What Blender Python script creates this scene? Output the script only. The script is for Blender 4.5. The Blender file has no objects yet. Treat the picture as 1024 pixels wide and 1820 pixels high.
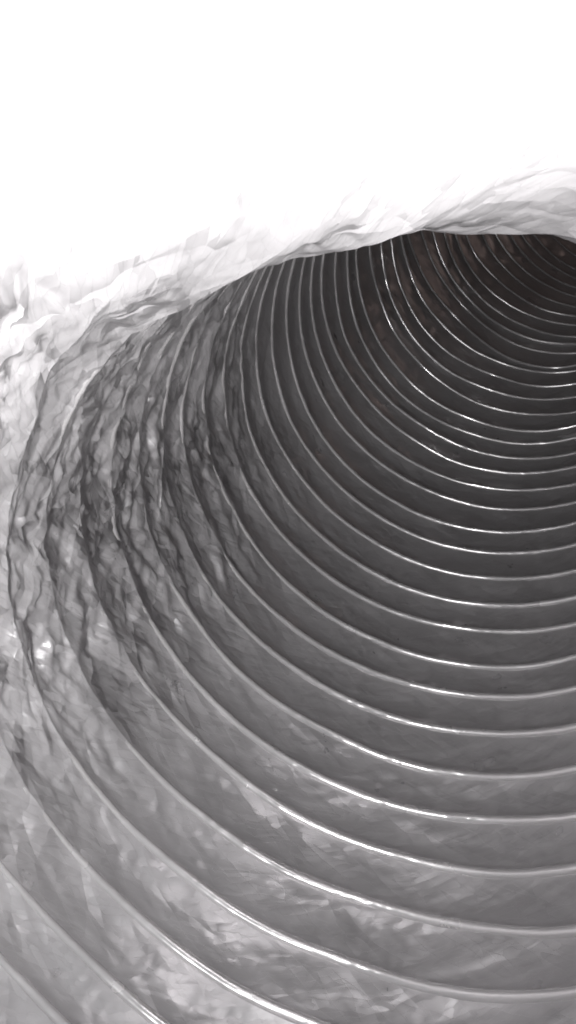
import bpy, math
import numpy as np

sc = bpy.context.scene
PI, TAU = math.pi, 2 * math.pi
R = 0.10                                  # duct radius in metres; lengths below are in duct radii

# ------------------------------------------------------------------ camera
cam = bpy.data.cameras.new('camera')
cam.sensor_fit = 'HORIZONTAL'; cam.sensor_width = 36.0
cam.lens = 36.0 * 1624.8 / 1024
cam.clip_start = 0.002; cam.clip_end = 50
cam_o = bpy.data.objects.new('camera', cam)
cam_o.rotation_euler = (PI / 2, 0, 0)
sc.collection.objects.link(cam_o); sc.camera = cam_o

# ------------------------------------------------------------------ light
w = bpy.data.worlds.new('World'); sc.world = w; w.use_nodes = True
bg = w.node_tree.nodes['Background']
bg.inputs['Color'].default_value = (0.94, 0.98, 1.0, 1); bg.inputs['Strength'].default_value = 0.32

def lamp(name, loc, target, size, power, col=(1, 1, 1), spread=180):
    l = bpy.data.lights.new(name, 'AREA'); l.shape = 'DISK'; l.size = size * R
    l.energy = power; l.color = col; l.spread = math.radians(spread)
    o = bpy.data.objects.new(name, l); sc.collection.objects.link(o)
    o.location = P3(loc)
    d = np.array(P3(target)) - np.array(P3(loc))
    from mathutils import Vector
    o.rotation_euler = Vector(d).to_track_quat('-Z', 'Y').to_euler()
    return o
def P3(c):                                # x right, y down, z away  ->  Blender metres
    return (c[0] * R, c[2] * R, -c[1] * R)

lamp('lamp', (-1.15, 0.85, 0.0), (0.4, 0.1, 3.0), 0.07, 0.15)
lamp('lamp', (-3.2, 1.0, -3.6), (0.6, -0.2, 4.0), 0.16, 0.4)
lamp('lamp', (-0.62, 0.3, 1.5), (-0.75, 0.35, 2.6), 0.10, 0.12, spread=140)  # added fill lamp, lightens the near left wall
lamp('lamp', (0.75, -0.1, 1.2), (0.25, -0.8, 1.7), 0.3, 0.175, spread=95)  # lamp added out of view on the right to brighten the lip
lamp('lamp', (-0.72, -0.22, 0.85), (-0.66, -0.95, 1.5), 0.25, 0.36, spread=108)  # added helper lamp, aimed up so the lip's upper left goes white
sc.view_settings.view_transform = 'Standard'; sc.view_settings.look = 'None'
sc.view_settings.exposure = 0.0; sc.view_settings.gamma = 1.0
sc.view_settings.use_curve_mapping = False
sc.cycles.max_bounces = 7; sc.cycles.diffuse_bounces = 5; sc.cycles.glossy_bounces = 6
sc.cycles.use_adaptive_sampling = True; sc.cycles.adaptive_threshold = 0.02
sc.cycles.use_denoising = True; sc.cycles.filter_width = 1.9

# ------------------------------------------------------------------ duct axis
S0, PITCH = 2.85042, 0.20085
KX = [-0.18087, -0.06896, 0.04407, 0.11626, 0.18668, 0.25646]
KY = [-0.08515, -0.03324, 0.00974, 0.01396, 0.01807, 0.02213]
DS = 0.05
def axis():
    S = np.arange(0, 18, DS); kn = np.linspace(0, 16, 6)
    kx = np.interp(S, kn, KX); ky = np.interp(S, kn, KY)
    ax, ay = 0.84676, -0.24219
    t = np.array([math.sin(ax) * math.cos(ay), math.sin(ay), math.cos(ax) * math.cos(ay)])
    u = np.array([1., 0, 0]); u -= t * (u @ t); u /= np.linalg.norm(u); v = np.cross(t, u)
    C = np.array([-1.61103, 1.67991, 0.]); out = []
    for a, b in zip(kx, ky):
        out.append(np.concatenate([C, t, u, v])); C = C + t * DS
        t = t + (a * u + b * v) * DS; t /= np.linalg.norm(t)
        u = u - t * (u @ t); u /= np.linalg.norm(u); v = np.cross(t, u)
    return S, np.array(out)
AS, AF = axis()

# ------------------------------------------------------------------ crumple noise
def _hash(i, j, k, seed):
    h = (i * 374761393 + j * 668265263 + k * 2147483647 + seed * 974711) & 0xFFFFFFFF
    h = ((h ^ (h >> 13)) * 1274126177) & 0xFFFFFFFF
    h = ((h ^ (h >> 16)) * 2246822519) & 0xFFFFFFFF
    return ((h ^ (h >> 15)) & 0xFFFFFF) / float(0xFFFFFF)
def facet(x, y, z, seed):
    """random heights on a simplex lattice, joined by flat facets: sharp straight creases"""
    x = x + 1000.; y = y + 1000.; z = z + 1000.
    f = (x + y + z) / 3.0
    a, b, c = x + f, y + f, z + f
    i, j, k = np.floor(a).astype(np.int64), np.floor(b).astype(np.int64), np.floor(c).astype(np.int64)
    fr = np.stack([a - i, b - j, c - k], -1)
    order = np.argsort(-fr, axis=-1); srt = np.take_along_axis(fr, order, -1)
    base = np.stack([i, j, k], -1)
    val = _hash(i, j, k, seed) * (1 - srt[..., 0]); cur = base.copy()
    for q in range(3):
        np.put_along_axis(cur, order[..., q:q + 1], np.take_along_axis(cur, order[..., q:q + 1], -1) + 1, -1)
        wt = srt[..., q] - (srt[..., q + 1] if q < 2 else 0)
        val = val + _hash(cur[..., 0], cur[..., 1], cur[..., 2], seed) * wt
    return val * 2 - 1
def vnoise(x, y, z, seed):
    """smooth value noise"""
    x = x + 1000.; y = y + 1000.; z = z + 1000.
    i, j, k = np.floor(x).astype(np.int64), np.floor(y).astype(np.int64), np.floor(z).astype(np.int64)
    s = lambda t: t * t * (3 - 2 * t)
    a, b, c = s(x - i), s(y - j), s(z - k); r = 0
    for di in (0, 1):
        for dj in (0, 1):
            for dk in (0, 1):
                r = r + _hash(i + di, j + dj, k + dk, seed) * (a if di else 1 - a) * (b if dj else 1 - b) * (c if dk else 1 - c)
    return r * 2 - 1
def sstep(a, b, x):
    t = np.clip((x - a) / (b - a), 0, 1); return t * t * (3 - 2 * t)

# ------------------------------------------------------------------ wall shape
D = math.radians
#           angle   turn where the mouth starts to flare, slope of the flare, length of the flare
FL = [(0, -8, 0.0, 0.3), (150, -8, 0.0, 0.3), (190, -5, .10, 0.6), (205, -3., .35, 0.6), (215, -1., .6, 0.8), (232, 1.2, .85, .9), (243, 2.0, 1.0, .88), (250, 2.31, 1.05, .88), (257, 2.59, 1.09, .88), (264, 2.95, 1.1, .88), (271, 3.42, 1.1, .88),
      (278, 3.99, 1.1, .88), (285, 4.56, 1.1, .88), (292, 4.98, 1.1, .88), (300, 5.2, 1.1, .88), (320, 5.4, 1.0, .8), (345, 0, .5, .5), (360, -6, 0.0, 0.3)]
FA = [D(f[0]) for f in FL]
def flare(phi):
    p = np.mod(phi, TAU)
    return [np.interp(p, FA, [f[i] for f in FL]) for i in (1, 2, 3)]
def depth_into_lip(s, phi):
    n_c, m, ln = flare(phi)
    return S0 + PITCH * n_c - s, m, ln
def helix_frac(s, phi):
    return (s - S0) / PITCH - phi / TAU           # whole numbers lie on the wire
def wall(s, phi, foil=True, lift=0.0):
    """point on the duct wall (duct radii, camera axes)"""
    jit = (vnoise(np.cos(phi) * 1.2, np.sin(phi) * 1.2, s * 4.0, 21) * .35 + vnoise(np.cos(phi) * 3, np.sin(phi) * 3, s * 4.6, 22) * .12) * PITCH
    jit = jit * (.35 + .65 * sstep(12, 24, (s - S0) / PITCH))
    f = np.stack([np.interp(s + jit, AS, AF[:, j]) for j in range(12)], -1)
    C, t, u, v = f[..., 0:3], f[..., 3:6], f[..., 6:9], f[..., 9:12]
    d, m, ln = depth_into_lip(s, phi)
    wd = .05 + .13 * (1 - sstep(226, 250, np.degrees(np.mod(phi, TAU))))
    op = m * wd * np.logaddexp(0, np.clip(d / wd, -60, 60))
    r = 1.0 + op
    turn = (s - S0) / PITCH
    deg = np.degrees(np.mod(phi, TAU))
    lip = sstep(-0.05, 0.15, d) * sstep(0.1, .5, m)
    # how loose and crumpled the foil is: loose at the near left and on the lip, taut on the floor and far in
    near_left = sstep(128, 175, deg) * (1 - sstep(300, 330, deg)) * (1 - sstep(5, 15, turn))
    loose = np.clip(np.maximum(near_left, lip), 0, 1)
    # co-ordinates on the foil, twisted so the creases run across the turns at a slant
    tw = phi + 0.22 * s
    X, Y, Z = np.cos(tw), np.sin(tw), s
    wx = facet(X * 2.5, Y * 2.5, Z * 2.5, 5) * .16; wy = facet(X * 2.5, Y * 2.5, Z * 2.5, 6) * .16
    X2, Y2 = X + wx, Y + wy
    # lip: flakes about as long as wide; near left wall: folds drawn out along the turns
    h_lip = facet(X2 * 4.5, Y2 * 4.5, Z * 4.5, 1) * .42 + facet(X2 * 11, Y2 * 11, Z * 10, 2) * .34 + facet(X2 * 23, Y2 * 23, Z * 22, 3) * .20
    h_run = facet(X2 * 3.2, Y2 * 3.2, Z * 8 + wx * 9, 41) * .42 + facet(X2 * 6.5, Y2 * 6.5, Z * 17 + wy * 22, 42) * .30 + facet(X2 * 15, Y2 * 15, Z * 30 + wx * 30, 43) * .13
    h = h_run + (h_lip - h_run) * lip
    lowleft = sstep(95, 120, deg) * (1 - sstep(150, 175, deg)) * (1 - sstep(2, 8, turn))
    fine = facet(X2 * 17, Y2 * 17, Z * 5, 7) * .5 + facet(X2 * 40, Y2 * 40, Z * 14, 8) * .25
    fine = fine * (1 - .45 * lowleft)
    floor = sstep(20, 50, deg) * (1 - sstep(100, 128, deg)) * (1 - sstep(6, 16, turn))
    drape = facet((.45 * phi + s) * 8 + wx * 3, (.45 * s - phi) * 1.6, s * .1, 51) + .5 * facet((.45 * phi + s) * 19, (.45 * s - phi) * 4, s * .1, 52)
    fr = helix_frac(s, phi); g = fr - np.floor(fr)
    bow = np.sin(PI * g) ** 0.95
    # wire turns are never quite true circles
    wob = vnoise(X * 1.3, Y * 1.3, Z * 2.3, 11) * .010 + vnoise(X * 3.5, Y * 3.5, Z * 3.1, 12) * .0035
    r = r + wob
    if foil:
        calm = sstep(234, 256, deg) * (1 - sstep(330, 350, deg)) * sstep(-.25, .0, d)
        loose_map = loose * (1 - .45 * calm)
        amp = .007 + .042 * loose * (1 - .92 * calm)
        tie = .25 + .75 * bow
        r = r + bow * (.016 + .005 * vnoise(X * 4, Y * 4, Z * 4, 13) + .008 * near_left) * (1 - .75 * lip)
        r = r + h * amp * (tie + loose * .15) + fine * (.008 + .007 * loose) * tie + drape * floor * .007 * tie
    else:
        r = r + lift + h * (.060 * loose) * .22 + near_left * (.010 + .008 * (1 - sstep(0, 5, turn)) + .008 * vnoise(X * 5, Y * 5, Z * 5, 31)) + sstep(-.22, .02, d) * sstep(.3, .6, m) * .07
        r = r + vnoise(X * 45, Y * 45, Z * 9, 33) * .0011 + vnoise(X * 16, Y * 16, Z * 9, 34) * .0016
    wall.loose = np.clip(loose_map if foil else loose, 0, 1)
    return C + r[..., None] * (np.cos(phi)[..., None] * u + np.sin(phi)[..., None] * v), u, v, t

def to_blender(X):
    return np.stack([X[..., 0] * R, X[..., 2] * R, -X[..., 1] * R], -1)

def grid_mesh(name, V, keep=None, flip=False, smooth=True, uv=None, loose=None):
    a, b = V.shape[:2]
    idx = np.arange(a * b).reshape(a, b)
    q = np.stack([idx[:-1, :-1], idx[1:, :-1], idx[1:, 1:], idx[:-1, 1:]], -1)
    if flip: q = q[..., ::-1]
    q = q.reshape(-1, 4)
    if keep is not None: q = q[keep.reshape(-1)]
    used = np.unique(q); remap = np.full(a * b, -1); remap[used] = np.arange(len(used))
    co = V.reshape(-1, 3)[used]; q = remap[q]
    me = bpy.data.meshes.new(name)
    me.vertices.add(len(co)); me.vertices.foreach_set('co', co.astype(np.float32).ravel())
    me.loops.add(q.size); me.loops.foreach_set('vertex_index', q.astype(np.int32).ravel())
    me.polygons.add(len(q)); me.polygons.foreach_set('loop_start', np.arange(0, q.size, 4, dtype=np.int32))
    me.update(calc_edges=True)
    me.polygons.foreach_set('use_smooth', np.full(len(q), smooth))
    if uv is not None:
        l = me.uv_layers.new(name='foil'); l.data.foreach_set('uv', uv.reshape(-1, 2)[used][q.ravel()].astype(np.float32).ravel())
        at = me.attributes.new('looseness', 'FLOAT', 'POINT'); at.data.foreach_set('value', loose.reshape(-1)[used].astype(np.float32))
    return me

# ------------------------------------------------------------------ materials
def foil_material(name, base, rough, metallic, creased):
    m = bpy.data.materials.new(name); m.use_nodes = True
    nt = m.node_tree; N = nt.nodes; L = nt.links
    b = N['Principled BSDF']
    b.inputs['Metallic'].default_value = metallic
    tc = N.new('ShaderNodeTexCoord')
    n1 = N.new('ShaderNodeTexNoise'); n1.inputs['Scale'].default_value = 55; n1.inputs['Detail'].default_value = 6
    L.new(tc.outputs['Object'], n1.inputs['Vector'])
    rr = N.new('ShaderNodeMapRange'); rr.inputs['To Min'].default_value = rough - .08; rr.inputs['To Max'].default_value = rough + .10
    rr.inputs['From Min'].default_value = .3; rr.inputs['From Max'].default_value = .7
    L.new(n1.outputs['Fac'], rr.inputs['Value']); L.new(rr.outputs['Result'], b.inputs['Roughness'])
    cr = N.new('ShaderNodeValToRGB')
    cr.color_ramp.elements[0].position = .3; cr.color_ramp.elements[1].position = .7
    cr.color_ramp.elements[0].color = (*[c * .9 for c in base], 1); cr.color_ramp.elements[1].color = (*[min(1, c * 1.06) for c in base], 1)
    n2 = N.new('ShaderNodeTexNoise'); n2.inputs['Scale'].default_value = 30; n2.inputs['Detail'].default_value = 4
    L.new(tc.outputs['Object'], n2.inputs['Vector'])
    L.new(n2.outputs['Fac'], cr.inputs['Fac']); L.new(cr.outputs['Color'], b.inputs['Base Color'])
    if creased:
        uvn = N.new('ShaderNodeUVMap'); uvn.uv_map = 'foil'
        at = N.new('ShaderNodeAttribute'); at.attribute_name = 'looseness'
        def vm(op, a, bb=None, scale=None):
            q = N.new('ShaderNodeVectorMath'); q.operation = op
            L.new(a, q.inputs[0])
            if bb is not None:
                if isinstance(bb, tuple): q.inputs[1].default_value = bb
                else: L.new(bb, q.inputs[1])
            if scale is not None: q.inputs['Scale'].default_value = scale
            return q
        heights = []
        for scale, stretch, rot, warp, wt in ((9, .42, 18, .05, 1.0), (22, .30, -24, .04, .8), (48, .36, 26, .016, .8)):
            mp = N.new('ShaderNodeMapping'); mp.inputs['Rotation'].default_value = (0, 0, math.radians(rot))
            L.new(uvn.outputs[0], mp.inputs['Vector'])
            st = vm('MULTIPLY', mp.outputs[0], (stretch, 1, 1))
            nz = N.new('ShaderNodeTexNoise'); nz.inputs['Scale'].default_value = scale * .35; nz.inputs['Detail'].default_value = 2
            L.new(st.outputs[0], nz.inputs['Vector'])
            ad = vm('ADD', st.outputs[0], vm('SCALE', vm('SUBTRACT', nz.outputs['Color'], (.5, .5, .5)).outputs[0], scale=warp * 4).outputs[0])
            vo = N.new('ShaderNodeTexVoronoi'); vo.voronoi_dimensions = '2D'; vo.inputs['Scale'].default_value = scale
            L.new(ad.outputs[0], vo.inputs['Vector'])
            df = vm('SUBTRACT', ad.outputs[0], vo.outputs['Position'])
            rn = vm('SUBTRACT', vo.outputs['Color'], (.5, .5, .5))
            dt = N.new('ShaderNodeVectorMath'); dt.operation = 'DOT_PRODUCT'
            L.new(df.outputs[0], dt.inputs[0]); L.new(rn.outputs[0], dt.inputs[1])
            ml = N.new('ShaderNodeMath'); ml.operation = 'MULTIPLY'; ml.inputs[1].default_value = wt
            L.new(dt.outputs['Value'], ml.inputs[0])
            if scale == 9:
                m2 = N.new('ShaderNodeMath'); m2.operation = 'MULTIPLY'; L.new(ml.outputs[0], m2.inputs[0]); L.new(at.outputs['Fac'], m2.inputs[1]); ml = m2
            heights.append(ml)
        h = heights[0].outputs[0]
        for hh in heights[1:]:
            ad = N.new('ShaderNodeMath'); ad.operation = 'ADD'; L.new(h, ad.inputs[0]); L.new(hh.outputs[0], ad.inputs[1]); h = ad.outputs[0]
        am = N.new('ShaderNodeMapRange'); am.inputs['To Min'].default_value = .20; am.inputs['To Max'].default_value = .85
        L.new(at.outputs['Fac'], am.inputs['Value'])
        hm = N.new('ShaderNodeMath'); hm.operation = 'MULTIPLY'; L.new(h, hm.inputs[0]); L.new(am.outputs[0], hm.inputs[1])
        bp = N.new('ShaderNodeBump'); bp.inputs['Strength'].default_value = 1.0; bp.inputs['Distance'].default_value = R * creased
        L.new(hm.outputs[0], bp.inputs['Height']); L.new(bp.outputs['Normal'], b.inputs['Normal'])
    return m
FOIL = foil_material('crinkled_aluminium_foil', (.445, .430, .438), .35, .42, .85)
WIRE = foil_material('foil_over_wire', (.64, .62, .625), .19, .55, 0)

# ------------------------------------------------------------------ the duct
duct = bpy.data.objects.new('flexible_duct', None)
sc.collection.objects.link(duct)
duct['label'] = 'silver foil flexible duct with spiral wire ribs, seen into its open crumpled mouth'
duct['category'] = 'duct'
duct.location = P3((-0.16, 1.78, 1.8))
OFF = np.array(duct.location)

def part(name, me, mat):
    o = bpy.data.objects.new(name, me); sc.collection.objects.link(o); o.parent = duct
    me.materials.append(mat); return o

N0, N1 = -8, 48
def phis(n):
    if n < 10: k = 520
    elif n < 22: k = 400
    else: k = 260
    # finer where the photograph looks: from the floor round the left to the ceiling
    a = np.linspace(D(0), D(55), k // 10, endpoint=False); b = np.linspace(D(55), D(325), k, endpoint=False)
    c = np.linspace(D(325), TAU, k // 14)
    return np.concatenate([a, b, c])

for n in range(N0, N1):
    ph = phis(n)
    gq = np.linspace(0, 1, 27 if n < 10 else (19 if n < 22 else 12))
    G, F = np.meshgrid(gq, ph, indexing='ij')
    s = S0 + PITCH * (n + G + F / TAU)
    d, m, ln = depth_into_lip(s, F)
    keep = ((d < ln) | (m < .12))
    keep = keep[:-1, :-1] & keep[1:, 1:]
    if keep.any():
        X, u, v, t = wall(s, F)
        part('foil_band', grid_mesh('foil_band', to_blender(X) - OFF, keep, uv=np.stack([F, s], -1), loose=wall.loose), FOIL)
    # the wire turn at the start of this band
    s1 = S0 + PITCH * (n + ph / TAU)
    d, m, ln = depth_into_lip(s1, ph)
    ok = ((d < .02) | (m < .3)); ok = ok[:-1] & ok[1:]
    C, u, v, t = wall(s1, ph, foil=False, lift=.003)
    out = np.cos(ph)[:, None] * u + np.sin(ph)[:, None] * v
    k = 10; al = np.linspace(0, TAU, k + 1)
    rw = (.0112 + .0070 * (1 - sstep(0, 18, float(n))) * (1 - sstep(D(112), D(150), ph)))[:, None, None]
    ring = C[:, None, :] + rw * (np.cos(al)[None, :, None] * out[:, None, :] + np.sin(al)[None, :, None] * t[:, None, :])
    kp = np.repeat(ok[:, None], k, 1)
    if ok.any():
        part('wire_rib', grid_mesh('wire_rib', to_blender(ring) - OFF, kp, flip=True), WIRE)

# unseen cap added past the bend to keep world light out of the duct
ph = np.linspace(0, TAU, 65); rad = np.linspace(0.0, 1.0, 6)
s = S0 + PITCH * (N1 + ph / TAU)
X, u, v, t = wall(s, ph, foil=False)
i = [np.interp(S0 + PITCH * (N1 + .5), AS, AF[:, j]) for j in range(3)]
cap = np.array(i)[None, None, :] + (X[None] - np.array(i)) * np.maximum(rad, .01)[:, None, None] * 1.04
part('light_stop_cap', grid_mesh('light_stop_cap', to_blender(cap) - OFF), WIRE)

# warm fill lamp added out of sight past the bend, for far-end light
fa = [np.interp(12.2, AS, AF[:, j]) for j in range(6)]
FARL = lamp('lamp', fa[0:3], [fa[j] - fa[3 + j] for j in range(3)], 1.0, 0.016, (1.0, .74, .66))
